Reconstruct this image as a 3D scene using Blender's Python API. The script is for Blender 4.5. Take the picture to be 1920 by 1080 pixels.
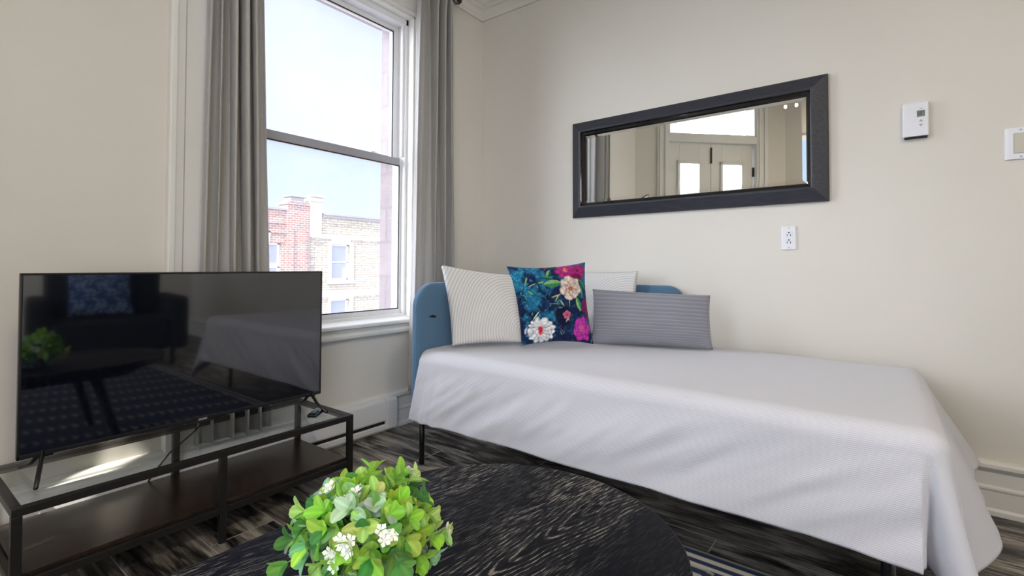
import bpy, bmesh, math, random
import numpy as np
from mathutils import Vector, Matrix, noise
random.seed(7)
for o in list(bpy.data.objects): bpy.data.objects.remove(o)
S = bpy.context.scene
COL = S.collection
R = math.radians

# ------------------------------------------------------------------ camera
cd = bpy.data.cameras.new('camera'); cam = bpy.data.objects.new('camera', cd); COL.objects.link(cam)
Fv = Vector((-0.60350435, 0.79720815, 0.01554543)); Rv = Vector((0.79735113, 0.60347359, 0.00712783)); Uv = Rv.cross(Fv)
M = Matrix((( Rv.x, Uv.x, -Fv.x), (Rv.y, Uv.y, -Fv.y), (Rv.z, Uv.z, -Fv.z))).to_4x4()
M.translation = Vector((2.1012, -2.4355, 0.87)); cam.matrix_world = M
cd.sensor_fit = 'HORIZONTAL'; cd.sensor_width = 36; cd.lens = 36*925.08/1920; cd.shift_y = (481.7-540)/1920; cd.clip_start = .02
S.camera = cam
S.view_settings.view_transform = 'Standard'; S.view_settings.look = 'None'
S.view_settings.gamma = 1; S.view_settings.exposure = 0.14; S.view_settings.use_curve_mapping = False

# ------------------------------------------------------------------ sky, daylight and added room light
W = bpy.data.worlds.new('sky'); S.world = W; W.use_nodes = True
nt = W.node_tree; bg = nt.nodes['Background']
tc = nt.nodes.new('ShaderNodeTexCoord'); sp = nt.nodes.new('ShaderNodeSeparateXYZ'); cr = nt.nodes.new('ShaderNodeValToRGB')
nt.links.new(tc.outputs['Generated'], sp.inputs[0]); nt.links.new(sp.outputs['Z'], cr.inputs[0]); nt.links.new(cr.outputs[0], bg.inputs[0])
e = cr.color_ramp.elements
e[0].position = 0.0; e[0].color = (.72, .86, 1.0, 1)
e[1].position = .75; e[1].color = (.42, .50, .92, 1)
k = e.new(.12); k.color = (.62, .78, 1.0, 1)
bg.inputs[1].default_value = 1.02

def sun(name, d, strength, angle, col):
    l = bpy.data.lights.new(name, 'SUN'); l.energy = strength; l.angle = R(angle); l.color = col
    o = bpy.data.objects.new(name, l); COL.objects.link(o)
    o.rotation_euler = Vector(d).to_track_quat('-Z', 'Y').to_euler(); o.location = (0, 0, 6); return o
sun('sun_light', (-.365, 1.0, -1.28), 11.0, .6, (1.0, .93, .82))
sun('sky_glow_street', (1.0, .55, -.30), 5.0, 80, (.95, .97, 1.0))
sun('sky_glow_balcony', (.62, .78, -.40), 7.0, 66, (.75, .84, 1.0))
sun('added_glow_rear', (-.82, .50, -.24), 6.5, 66, (.93, .94, 1.0))  # wide sun lamp added to brighten the left wall through the back window

def area(name, loc, d, size, power, col, size_y=None):
    l = bpy.data.lights.new(name, 'AREA'); l.energy = power; l.size = size; l.color = col
    if size_y: l.shape = 'RECTANGLE'; l.size_y = size_y
    else: l.shape = 'DISK'
    o = bpy.data.objects.new(name, l); COL.objects.link(o); o.location = loc
    o.rotation_euler = Vector(d).to_track_quat('-Z', 'Y').to_euler(); return o
ADDED_LAMPS = [(3.1, -2.4)]
for i, (x, y) in enumerate(ADDED_LAMPS):
    area('added_lamp_light', (x, y, 2.69), (0, 0, -1), .42, 28, (1.0, .86, .66))  # unseen lamp added to brighten the room

# ------------------------------------------------------------------ materials
MATS = {}
def mat(name, col, rough=.5, metal=0, spec=.5, coat=0, trans=0, emis=None, estr=0, sheen=0):
    m = bpy.data.materials.new(name); m.use_nodes = True
    b = m.node_tree.nodes['Principled BSDF']
    b.inputs['Base Color'].default_value = (*col, 1); b.inputs['Roughness'].default_value = rough
    b.inputs['Metallic'].default_value = metal; b.inputs['Specular IOR Level'].default_value = spec
    b.inputs['Coat Weight'].default_value = coat; b.inputs['Transmission Weight'].default_value = trans
    if sheen: b.inputs['Sheen Weight'].default_value = sheen
    if emis: b.inputs['Emission Color'].default_value = (*emis, 1); b.inputs['Emission Strength'].default_value = estr
    MATS[name] = m; return m
def N(m, t, **kw):
    n = m.node_tree.nodes.new(t)
    for k, v in kw.items():
        if k in ('operation', 'blend_type', 'data_type', 'wave_type', 'bands_direction', 'wave_profile', 'layer_name', 'feature', 'distance', 'rings_direction'): setattr(n, k, v)
        else: n.inputs[k.replace('_', ' ')].default_value = v
    return n
def L(m, a, ao, b, bi): m.node_tree.links.new(a.outputs[ao], b.inputs[bi])
def P(m): return m.node_tree.nodes['Principled BSDF']
def coords(m, kind='Object', scale=(1, 1, 1), rot=(0, 0, 0)):
    t = N(m, 'ShaderNodeTexCoord'); mp = N(m, 'ShaderNodeMapping')
    mp.inputs['Scale'].default_value = scale; mp.inputs['Rotation'].default_value = rot
    L(m, t, kind, mp, 0); return mp
def ramp(m, src, so, stops):
    r = N(m, 'ShaderNodeValToRGB'); L(m, src, so, r, 0); el = r.color_ramp.elements
    el[0].position, el[0].color = stops[0][0], (*stops[0][1], 1); el[1].position, el[1].color = stops[-1][0], (*stops[-1][1], 1)
    for p_, c_ in stops[1:-1]: q = el.new(p_); q.color = (*c_, 1)
    return r
def bump(m, src, so, strength, dist=.01):
    b = N(m, 'ShaderNodeBump'); b.inputs['Strength'].default_value = strength; b.inputs['Distance'].default_value = dist
    L(m, src, so, b, 'Height'); L(m, b, 0, P(m), 'Normal'); return b
def plaster(name, c1, c2, rough=.55):
    m = mat(name, c1, rough, spec=.3); mp = coords(m)
    n = N(m, 'ShaderNodeTexNoise', Scale=1.6, Detail=3.0); L(m, mp, 0, n, 'Vector')
    r = ramp(m, n, 'Fac', [(.3, c1), (.7, c2)]); L(m, r, 0, P(m), 'Base Color')
    n2 = N(m, 'ShaderNodeTexNoise', Scale=9.0, Detail=4.0); L(m, mp, 0, n2, 'Vector'); bump(m, n2, 'Fac', .12, .01); return m
plaster('wall_paint', (.72, .685, .615), (.75, .715, .645))
plaster('ceiling_paint', (.74, .71, .65), (.77, .74, .68))
mt = plaster('trim_paint', (.78, .77, .72), (.82, .81, .77), .38)
mat('vinyl', (.80, .80, .80), .3)
mat('rail_grey', (.36, .36, .38), .4)
mat('black_gasket', (.01, .01, .012), .5)
mat('white_plastic', (.82, .82, .86), .35)
mat('ivory_plastic', (.62, .58, .47), .35)
mat('heater_enamel', (.80, .79, .78), .32)
mat('dark_gap', (.012, .012, .012), .8)
mat('black_metal', (.013, .012, .011), .4, .2)
mat('leg_metal', (.012, .012, .013), .4, .3)
mat('tv_plastic', (.008, .008, .009), .3)
mat('tv_silver', (.6, .6, .62), .3, .8)
mat('tv_back', (.02, .02, .022), .5)
mat('remote_plastic', (.008, .009, .012), .25)
mat('button_white', (.65, .68, .72), .5)
mat('button_blue', (.08, .30, .62), .4)
mat('mirror_glass', (.93, .94, .92), .0, 1.0)
mat('frame_lip', (.004, .004, .005), .12, coat=.5)
mat('rod_metal', (.10, .09, .08), .35, .9)
mat('lcd', (.20, .24, .20), .3)
mat('lcd_ink', (.03, .04, .035), .4)
mat('grey_mark', (.42, .42, .46), .5)
mat('brass', (.45, .33, .16), .3, 1.0)
mat('added_lamp_glow', (1, .9, .75), .4, emis=(1, .86, .66), estr=9)  # glowing diffuser of the added ceiling lamp
mat('lamp_bulb', (1, .9, .75), .3, emis=(1, .84, .6), estr=14)
mat('mattress_fabric', (.5, .5, .5), .9)
mat('soil', (.05, .04, .03), .9)
mat('stem_green', (.16, .26, .07), .6)
mat('petal', (.86, .87, .80), .6)
mat('street', (.22, .22, .22), .9)
mat('armchair_fabric', (.010, .011, .014), .85)

# screen: dark gloss
m = mat('screen_glass', (.003, .004, .007), .05, spec=1.0, coat=1.0); P(m).inputs['Coat Roughness'].default_value = .03; P(m).inputs['Coat IOR'].default_value = 1.55; P(m).inputs['Coat Weight'].default_value = .6
# window glass, dusty; sky glare put in as lavender translucent haze, stronger above
def glass_mat(name, haze, wet):
    m = bpy.data.materials.new(name); m.use_nodes = True; MATS[name] = m; nn = m.node_tree.nodes
    nn.remove(nn['Principled BSDF']); out = nn['Material Output']
    tr = N(m, 'ShaderNodeBsdfTransparent'); gl = N(m, 'ShaderNodeBsdfGlossy'); gl.inputs['Roughness'].default_value = .02
    tl = N(m, 'ShaderNodeBsdfTranslucent'); tl.inputs['Color'].default_value = (.92, .86, .98, 1)
    m1 = N(m, 'ShaderNodeMixShader'); m2 = N(m, 'ShaderNodeMixShader'); lw = N(m, 'ShaderNodeLayerWeight'); lw.inputs[0].default_value = .5; pw = N(m, 'ShaderNodeMath', operation='POWER'); L(m, lw, 'Facing', pw, 0); pw.inputs[1].default_value = 4.0; fr = N(m, 'ShaderNodeMath', operation='MULTIPLY_ADD'); L(m, pw, 0, fr, 0); fr.inputs[1].default_value = .55; fr.inputs[2].default_value = .022
    if haze > 0:
        mp = coords(m); n = N(m, 'ShaderNodeTexNoise', Scale=3.0, Detail=5.0); L(m, mp, 0, n, 'Vector')
        v = N(m, 'ShaderNodeTexNoise', Scale=26.0, Detail=4.0); L(m, mp, 0, v, 'Vector')
        rr = ramp(m, v, 'Fac', [(.60, (0, 0, 0)), (.72, (1, 1, 1))])
        a = N(m, 'ShaderNodeMath', operation='MULTIPLY_ADD'); L(m, n, 'Fac', a, 0); a.inputs[1].default_value = haze*.8; a.inputs[2].default_value = haze*.6
        b = N(m, 'ShaderNodeMath', operation='MULTIPLY_ADD', ); L(m, rr, 0, b, 0); b.inputs[1].default_value = wet; L(m, a, 0, b, 2)
        L(m, b, 0, m1, 0)
    else: m1.inputs[0].default_value = 0
    L(m, tr, 0, m1, 1); L(m, tl, 0, m1, 2); L(m, fr, 0, m2, 0); L(m, m1, 0, m2, 1); L(m, gl, 0, m2, 2); L(m, m2, 0, out, 0)
    return m
glass_mat('dusty_glass', .06, .03); glass_mat('dusty_glare_glass_upper', .10, .03)
glass_mat('clear_glass', 0, 0)
m = glass_mat('table_glass', 0, 0); m.node_tree.nodes['Transparent BSDF'].inputs[0].default_value = (.965, .985, .98, 1)


# wood-look plank tile floor, boards run along x
def floor_mat():
    m = mat('floor_tiles', (.1, .1, .1), .42, spec=.45)
    mp = coords(m); mp.inputs['Location'].default_value = (.32, .195-.02, 0)
    br = N(m, 'ShaderNodeTexBrick'); L(m, mp, 0, br, 'Vector')
    br.offset = .37; br.inputs['Scale'].default_value = 1.0; br.inputs['Brick Width'].default_value = 1.22; br.inputs['Row Height'].default_value = .2
    br.inputs['Mortar Size'].default_value = .0022; br.inputs['Mortar Smooth'].default_value = .1
    br.inputs['Color1'].default_value = (0, 0, 0, 1); br.inputs['Color2'].default_value = (1, 1, 1, 1); br.inputs['Mortar'].default_value = (.5, .5, .5, 1)
    # shift grain per board
    ad = N(m, 'ShaderNodeVectorMath', operation='MULTIPLY_ADD'); L(m, br, 'Color', ad, 0); ad.inputs[1].default_value = (7, 3, 5); L(m, mp, 0, ad, 2)
    s1 = N(m, 'ShaderNodeMapping'); s1.inputs['Scale'].default_value = (2.0, 8.5, 1); L(m, ad, 0, s1, 0)
    n1 = N(m, 'ShaderNodeTexNoise', Scale=1.6, Detail=6.0, Roughness=.62, Distortion=.9); L(m, s1, 0, n1, 'Vector')
    s2 = N(m, 'ShaderNodeMapping'); s2.inputs['Scale'].default_value = (3, 70, 1); L(m, ad, 0, s2, 0)
    n2 = N(m, 'ShaderNodeTexNoise', Scale=1.5, Detail=4.0, Distortion=.3); L(m, s2, 0, n2, 'Vector')
    mx = N(m, 'ShaderNodeMath', operation='MULTIPLY_ADD'); L(m, n2, 'Fac', mx, 0); mx.inputs[1].default_value = .32
    m0 = N(m, 'ShaderNodeMath', operation='MULTIPLY'); L(m, n1, 'Fac', m0, 0); m0.inputs[1].default_value = .72; L(m, m0, 0, mx, 2)
    r = ramp(m, mx, 0, [(.39, (.006, .006, .008)), (.455, (.04, .037, .034)), (.52, (.155, .14, .12)), (.62, (.42, .38, .32))])
    g = N(m, 'ShaderNodeMix', data_type='RGBA'); L(m, br, 'Fac', g, 0); L(m, r, 0, g, 6); g.inputs[7].default_value = (.42, .40, .37, 1)
    L(m, g, 2, P(m), 'Base Color'); bump(m, mx, 0, .25, .004)
    rr = N(m, 'ShaderNodeMath', operation='MULTIPLY_ADD'); L(m, n2, 'Fac', rr, 0); rr.inputs[1].default_value = .35; rr.inputs[2].default_value = .22; L(m, rr, 0, P(m), 'Roughness')
floor_mat()

# black stained oak table top, cathedral grain running along the table length (y)
def oak_mat():
    m = mat('black_oak', (.01, .01, .012), .5, spec=.13)
    t = N(m, 'ShaderNodeTexCoord'); rt = N(m, 'ShaderNodeMapping'); rt.inputs['Rotation'].default_value = (0, 0, R(7)); L(m, t, 'Object', rt, 0)
    # gentle warp shared by rings and pores
    wn = N(m, 'ShaderNodeTexNoise', Scale=2.6, Detail=2.0); L(m, rt, 0, wn, 'Vector')
    wa = N(m, 'ShaderNodeVectorMath', operation='MULTIPLY_ADD'); L(m, wn, 'Color', wa, 0); wa.inputs[1].default_value = (.022, .0, 0); L(m, rt, 0, wa, 2)
    # cathedral figure: nested flames opening away from the window side of the top
    def MA(op, a, b=None, c=None):
        q = N(m, 'ShaderNodeMath', operation=op)
        for k_, v_ in enumerate((a, b, c)):
            if v_ is None: continue
            if isinstance(v_, (int, float)): q.inputs[k_].default_value = v_
            else: L(m, v_[0], v_[1], q, k_)
        return (q, 0)
    sx = N(m, 'ShaderNodeSeparateXYZ'); L(m, wa, 0, sx, 0)
    un = N(m, 'ShaderNodeTexNoise', Scale=9.0, Detail=3.0); L(m, rt, 0, un, 'Vector')
    u_ = MA('ADD', (sx, 'X'), -.030); uu = MA('SQRT', MA('MULTIPLY_ADD', u_, u_, .00020))
    fld = MA('MULTIPLY_ADD', uu, -7.5, (sx, 'Y')); fld = MA('MULTIPLY_ADD', (un, 'Fac'), .11, fld)
    sn = MA('SINE', MA('MULTIPLY', fld, 6.2832/.060)); w = MA('MULTIPLY_ADD', sn, .5, .5)
    msk = ramp(m, MA('ABSOLUTE', u_)[0], 0, [(.05, (1, 1, 1)), (.13, (0, 0, 0))])
    w = MA('MULTIPLY', w, (msk, 0))[0]
    mp2 = N(m, 'ShaderNodeMapping'); L(m, wa, 0, mp2, 0); mp2.inputs['Scale'].default_value = (400, 34, 1)
    n = N(m, 'ShaderNodeTexNoise', Scale=1.0, Detail=3.0, Roughness=.6); L(m, mp2, 0, n, 'Vector')
    mp3 = N(m, 'ShaderNodeMapping'); L(m, wa, 0, mp3, 0); mp3.inputs['Scale'].default_value = (1, .35, 1)
    nb = N(m, 'ShaderNodeTexNoise', Scale=7.0, Detail=2.5); L(m, mp3, 0, nb, 'Vector')
    rw = ramp(m, w, 0, [(.62, (0, 0, 0)), (.90, (1, 1, 1))])
    rn = ramp(m, n, 'Fac', [(.50, (0, 0, 0)), (.62, (1, 1, 1))])
    rb = ramp(m, nb, 'Fac', [(.38, (.22, .22, .22)), (.62, (1, 1, 1))])
    a1 = N(m, 'ShaderNodeMath', operation='MULTIPLY_ADD'); L(m, rw, 0, a1, 0); a1.inputs[1].default_value = .75; a1.inputs[2].default_value = .16
    a2 = N(m, 'ShaderNodeMath', operation='MAXIMUM'); L(m, a1, 0, a2, 0); L(m, rb, 0, a2, 1)
    a = N(m, 'ShaderNodeMath', operation='MULTIPLY'); L(m, rn, 0, a, 0); L(m, a2, 0, a, 1)
    c = N(m, 'ShaderNodeMath', operation='MULTIPLY_ADD'); L(m, rw, 0, c, 0); c.inputs[1].default_value = .26; L(m, a, 0, c, 2)
    r = ramp(m, c, 0, [(.0, (.002, .0025, .0055)), (.2, (.011, .012, .017)), (.5, (.07, .066, .062)), (1, (.27, .25, .22))])
    L(m, r, 0, P(m), 'Base Color'); bump(m, c, 0, .25, .002)
oak_mat()

def brown_wood():
    m = mat('shelf_brown', (.035, .018, .013), .26, spec=.6); mp = coords(m, scale=(40, 3, 3))
    n = N(m, 'ShaderNodeTexNoise', Scale=3.0, Detail=4.0); L(m, mp, 0, n, 'Vector')
    r = ramp(m, n, 'Fac', [(.3, (.013, .008, .006)), (.7, (.034, .020, .015))]); L(m, r, 0, P(m), 'Base Color'); bump(m, n, 'Fac', .1, .001)
brown_wood()

def weave(name, c1, c2, scale=420, rough=.9, trl=0, sheen=.2):
    m = mat(name, c1, rough, spec=.15, sheen=sheen); mp = coords(m)
    n = N(m, 'ShaderNodeTexNoise', Scale=scale, Detail=2.0); L(m, mp, 0, n, 'Vector')
    r = ramp(m, n, 'Fac', [(.3, c1), (.7, c2)]); L(m, r, 0, P(m), 'Base Color'); bump(m, n, 'Fac', .3, .001)
    if trl:
        nn = m.node_tree; t = N(m, 'ShaderNodeBsdfTranslucent'); L(m, r, 0, t, 'Color'); x = N(m, 'ShaderNodeMixShader'); x.inputs[0].default_value = trl
        L(m, P(m), 0, x, 1); L(m, t, 0, x, 2); L(m, x, 0, nn.nodes['Material Output'], 0)
    return m
weave('curtain_linen', (.54, .52, .495), (.62, .60, .57), 260, trl=.3)
weave('blue_velvet', (.070, .145, .235), (.095, .185, .285), 300, .8, sheen=.25)

def striped(name, base, line, period, angle=0, distort=0, duty=.55, dsc=.35, rings=None):
    """fine woven stripes laid out in the cloth's own UV metres"""
    m = mat(name, base, .88, spec=.12, sheen=.15)
    u = N(m, 'ShaderNodeUVMap'); mp = N(m, 'ShaderNodeMapping'); mp.inputs['Rotation'].default_value = (0, 0, angle); L(m, u, 0, mp, 0)
    w = N(m, 'ShaderNodeTexWave', wave_type='BANDS', bands_direction='Y', wave_profile='SIN'); L(m, mp, 0, w, 'Vector')
    if rings: w.wave_type = 'RINGS'; w.rings_direction = 'Z'; mp.inputs['Location'].default_value = (*rings, 0)
    w.inputs['Scale'].default_value = 1/period/3.1831*1.0; w.inputs['Distortion'].default_value = distort; w.inputs['Detail'].default_value = 1; w.inputs['Detail Scale'].default_value = dsc
    r = ramp(m, w, 0, [(duty-.2, base), (duty+.2, line)]); L(m, r, 0, P(m), 'Base Color')
    bump(m, w, 0, .25, .001); return m
striped('spread_stripe', (.66, .66, .695), (.56, .56, .605), .0046, duty=.62)
striped('pillow_stripe', (.67, .66, .645), (.54, .53, .51), .0150, distort=15, dsc=.13, rings=(-.40, -.06))
# grey lumbar: rib lines that get denser towards the bottom
def lumbar_mat():
    m = mat('lumbar_grey', (.20, .21, .26), .85, sheen=.2)
    u = N(m, 'ShaderNodeUVMap'); sx = N(m, 'ShaderNodeSeparateXYZ'); L(m, u, 0, sx, 0)
    pw = N(m, 'ShaderNodeMath', operation='POWER'); L(m, sx, 'Y', pw, 0); pw.inputs[1].default_value = .62
    ml = N(m, 'ShaderNodeMath', operation='MULTIPLY'); L(m, pw, 0, ml, 0); ml.inputs[1].default_value = 19.0
    fr = N(m, 'ShaderNodeMath', operation='FRACT'); L(m, ml, 0, fr, 0)
    r = ramp(m, fr, 0, [(.0, (.31, .31, .35)), (.12, (.33, .33, .37)), (.26, (.215, .22, .26)), (1, (.245, .25, .29))])
    n = N(m, 'ShaderNodeTexNoise', Scale=8.0); L(m, u, 0, n, 'Vector')
    L(m, r, 0, P(m), 'Base Color'); bump(m, fr, 0, .2, .002)
lumbar_mat()
def vcol(name, rough=.85, sheen=.1):
    m = mat(name, (1, 1, 1), rough, spec=.15, sheen=sheen); a = N(m, 'ShaderNodeVertexColor', layer_name='Col'); L(m, a, 0, P(m), 'Base Color'); return m
vcol('floral_print'); vcol('leaf', .5); vcol('rug_pile', .95)
m = MATS['leaf']; t = N(m, 'ShaderNodeBsdfTranslucent'); x = N(m, 'ShaderNodeMixShader'); x.inputs[0].default_value = .38
a = [n for n in m.node_tree.nodes if n.type == 'VERTEX_COLOR'][0]; L(m, a, 0, t, 0); L(m, P(m), 0, x, 1); L(m, t, 0, x, 2); L(m, x, 0, m.node_tree.nodes['Material Output'], 0)
# mirror frame leatherette
m = mat('mirror_frame_dark', (.030, .033, .045), .42, spec=.5); mp = coords(m, scale=(6, 60, 60)); n = N(m, 'ShaderNodeTexNoise', Scale=3.0, Detail=3.0); L(m, mp, 0, n, 'Vector')
r = ramp(m, n, 'Fac', [(.3, (.022, .023, .030)), (.7, (.042, .046, .062))]); L(m, r, 0, P(m), 'Base Color'); bump(m, n, 'Fac', .1, .001)
# pot
m = mat('pot_glaze', (.11, .13, .18), .6); mp = coords(m, scale=(1, 1, 1)); w = N(m, 'ShaderNodeTexNoise', Scale=160.0, Detail=2.0); L(m, mp, 0, w, 'Vector')
r = ramp(m, w, 'Fac', [(.45, (.03, .04, .07)), (.6, (.35, .38, .45))]); L(m, r, 0, P(m), 'Base Color'); bump(m, w, 'Fac', .6, .004)

def masonry(name, cols, mortar, bw, rh, ms, rough=.9, noise_amt=.5, bumpd=.02, ns=6):
    m = mat(name, cols[0], rough); t = N(m, 'ShaderNodeTexCoord'); sx = N(m, 'ShaderNodeSeparateXYZ'); L(m, t, 'Object', sx, 0)
    a = N(m, 'ShaderNodeMath', operation='ADD'); L(m, sx, 'X', a, 0); L(m, sx, 'Y', a, 1)
    cb = N(m, 'ShaderNodeCombineXYZ'); L(m, a, 0, cb, 0); L(m, sx, 'Z', cb, 1)
    nz = N(m, 'ShaderNodeTexNoise', Scale=3.0, Detail=2.0); L(m, cb, 0, nz, 'Vector')
    md = N(m, 'ShaderNodeVectorMath', operation='MULTIPLY_ADD'); L(m, nz, 'Color', md, 0); md.inputs[1].default_value = (.03*noise_amt,)*3; L(m, cb, 0, md, 2)
    br = N(m, 'ShaderNodeTexBrick'); L(m, md, 0, br, 'Vector'); br.inputs['Scale'].default_value = 1; br.inputs['Brick Width'].default_value = bw; br.inputs['Row Height'].default_value = rh
    br.inputs['Mortar Size'].default_value = ms; br.inputs['Color1'].default_value = (*cols[0], 1); br.inputs['Color2'].default_value = (*cols[1], 1); br.inputs['Mortar'].default_value = (*mortar, 1)
    n = N(m, 'ShaderNodeTexNoise', Scale=ns, Detail=5.0, Roughness=.7); L(m, cb, 0, n, 'Vector')
    mx = N(m, 'ShaderNodeMix', data_type='RGBA', blend_type='OVERLAY'); mx.inputs[0].default_value = noise_amt; L(m, br, 'Color', mx, 6); L(m, n, 'Fac', mx, 7)
    L(m, mx, 2, P(m), 'Base Color')
    h = N(m, 'ShaderNodeMath', operation='SUBTRACT'); L(m, n, 'Fac', h, 0); L(m, br, 'Fac', h, 1); bump(m, h, 0, 1.0, bumpd)
masonry('red_brick', [(.19, .092, .07), (.27, .14, .105)], (.40, .35, .31), .23, .085, .011, noise_amt=.4, bumpd=.01)
masonry('rubble_stone', [(.43, .385, .28), (.56, .51, .38)], (.27, .235, .165), .34, .10, .012, noise_amt=.9, bumpd=.14, ns=8)
mat('limestone', (.44, .40, .315), .85); mat('coping_grey', (.20, .195, .19), .8); mat('far_pane', (.22, .25, .30), .1); mat('far_frame', (.62, .62, .62), .5)
masonry('pale_reveal', [(.17, .13, .11), (.20, .155, .135)], (.15, .12, .105), .4, .2, .008, noise_amt=.3)

# ------------------------------------------------------------------ mesh helpers
class MB:
    def __init__(s): s.v = []; s.f = []; s.uv = {}; s.mi = []
    def add(s, vs, fs, mi=0):
        b = len(s.v); s.v += [tuple(v) for v in vs]; s.f += [tuple(i+b for i in f) for f in fs]; s.mi += [mi]*len(fs)
    def box(s, x0, x1, y0, y1, z0, z1, T=None, mi=0):
        vs = [(x, y, z) for x in (x0, x1) for y in (y0, y1) for z in (z0, z1)]
        if T: vs = [T(Vector(v)) for v in vs]
        s.add(vs, [(0, 1, 3, 2), (4, 6, 7, 5), (0, 4, 5, 1), (2, 3, 7, 6), (0, 2, 6, 4), (1, 5, 7, 3)], mi); return s
    def prism(s, pts, axis, a, b, mi=0):
        """pts: 2-D outline, extruded along axis ('x','y','z') from a to b"""
        def m3(p, t): return {'x': (t, p[0], p[1]), 'y': (p[0], t, p[1]), 'z': (p[0], p[1], t)}[axis]
        n = len(pts); vs = [m3(p, a) for p in pts]+[m3(p, b) for p in pts]
        fs = [(i, (i+1) % n, n+(i+1) % n, n+i) for i in range(n)]+[tuple(range(n))[::-1], tuple(range(n, 2*n))]
        s.add(vs, fs, mi); return s
    def tube(s, pts, r, n=10, cap=True, mi=0):
        pts = [Vector(p) for p in pts]; rs = r if isinstance(r, (list, tuple)) else [r]*len(pts); rings = []
        for i, p in enumerate(pts):
            d = (pts[min(i+1, len(pts)-1)]-pts[max(i-1, 0)]).normalized(); a = d.orthogonal().normalized() if i == 0 else (a-d*a.dot(d)).normalized(); b = d.cross(a)
            rings.append([p+(a*math.cos(2*math.pi*k/n)+b*math.sin(2*math.pi*k/n))*rs[i] for k in range(n)])
        vs = [v for q in rings for v in q]; fs = []
        for i in range(len(pts)-1):
            for k in range(n): fs.append((i*n+k, i*n+(k+1) % n, (i+1)*n+(k+1) % n, (i+1)*n+k))
        if cap: fs += [tuple(range(n))[::-1], tuple((len(pts)-1)*n+k for k in range(n))]
        s.add(vs, fs, mi); return s
    def lathe(s, prof, c, n=28, mi=0):
        vs = []; fs = []
        for r, z in prof:
            for k in range(n): vs.append((c[0]+r*math.cos(2*math.pi*k/n), c[1]+r*math.sin(2*math.pi*k/n), c[2]+z))
        for i in range(len(prof)-1):
            for k in range(n): fs.append((i*n+k, i*n+(k+1) % n, (i+1)*n+(k+1) % n, (i+1)*n+k))
        if prof[0][0] > 1e-5: fs.append(tuple(range(n))[::-1])
        if prof[-1][0] > 1e-5: fs.append(tuple((len(prof)-1)*n+k for k in range(n)))
        s.add(vs, fs, mi); return s
    def sphere(s, c, r, n=12, sc=(1, 1, 1)):
        prof = [(max(1e-6, math.sin(math.pi*i/n))*r, -math.cos(math.pi*i/n)*r) for i in range(n+1)]
        b = len(s.v); s.lathe(prof, (0, 0, 0), 2*n); s.v[b:] = [(c[0]+v[0]*sc[0], c[1]+v[1]*sc[1], c[2]+v[2]*sc[2]) for v in s.v[b:]]; return s
    def build(s, name, m, parent=None, smooth=False, bevel=0, T=None, seg=2):
        me = bpy.data.meshes.new(name); vs = [tuple(T(Vector(v))) for v in s.v] if T else s.v
        me.from_pydata(vs, [], s.f)
        ms = m if isinstance(m, (list, tuple)) else [m]
        for q in ms: me.materials.append(MATS[q])
        bm = bmesh.new(); bm.from_mesh(me); bm.faces.ensure_lookup_table()
        if len(ms) > 1:
            for i, f in enumerate(bm.faces): f.material_index = s.mi[i]
        bmesh.ops.recalc_face_normals(bm, faces=bm.faces); bm.to_mesh(me); bm.free()
        o = bpy.data.objects.new(name, me); COL.objects.link(o)
        if smooth: 
            for p_ in me.polygons: p_.use_smooth = True
        if bevel:
            b = o.modifiers.new('bevel', 'BEVEL'); b.width = bevel; b.segments = seg; b.limit_method = 'ANGLE'; b.harden_normals = False
            for p_ in me.polygons: p_.use_smooth = True
            w_ = o.modifiers.new('wn', 'WEIGHTED_NORMAL'); w_.keep_sharp = True
        if parent: o.parent = parent
        return o
def tag(o, label, cat, group=None, kind=None):
    if label: o['label'] = label
    if cat: o['category'] = cat
    if group: o['group'] = group
    if kind: o['kind'] = kind
    return o
def thing(name, label, cat, loc=(0, 0, 0), group=None, rz=0):
    o = bpy.data.objects.new(name, None); COL.objects.link(o); o.location = loc; o.rotation_euler = (0, 0, rz); o.empty_display_size = .1
    return tag(o, label, cat, group)
def struct(o): o['kind'] = 'structure'; return o
def sempty(name, loc=(0, 0, 0)):
    o = bpy.data.objects.new(name, None); COL.objects.link(o); o.location = loc; o['kind'] = 'structure'; return o
def shift(c):  # build in world coordinates, store relative to the parent's origin
    c = Vector(c); return lambda v: v-c
def grid_mesh(name, nu, nv, fn, m, parent=None, uvf=None, colf=None, thick=0, T=None, close=False, off=-1):
    vs = []; uvs = []; cols = []
    for j in range(nv+1):
        for i in range(nu+1):
            u, v = i/nu, j/nv; q = Vector(fn(u, v)); vs.append(tuple(T(q)) if T else tuple(q)); uvs.append(uvf(u, v) if uvf else (u, v))
    fs = [(j*(nu+1)+i, j*(nu+1)+i+1, (j+1)*(nu+1)+i+1, (j+1)*(nu+1)+i) for j in range(nv) for i in range(nu)]
    me = bpy.data.meshes.new(name); me.from_pydata(vs, [], fs); me.materials.append(MATS[m])
    ul = me.uv_layers.new(name='UVMap'); idx = np.zeros(len(me.loops), dtype=np.int32); me.loops.foreach_get('vertex_index', idx)
    ul.data.foreach_set('uv', np.array(uvs, dtype=np.float32)[idx].ravel())
    if colf is not None:
        ca = me.color_attributes.new('Col', 'FLOAT_COLOR', 'POINT'); ca.data.foreach_set('color', np.array(colf, dtype=np.float32).ravel())
    for p_ in me.polygons: p_.use_smooth = True
    o = bpy.data.objects.new(name, me); COL.objects.link(o)
    if thick: s_ = o.modifiers.new('thick', 'SOLIDIFY'); s_.thickness = thick; s_.offset = off
    if parent: o.parent = parent
    return o

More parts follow.
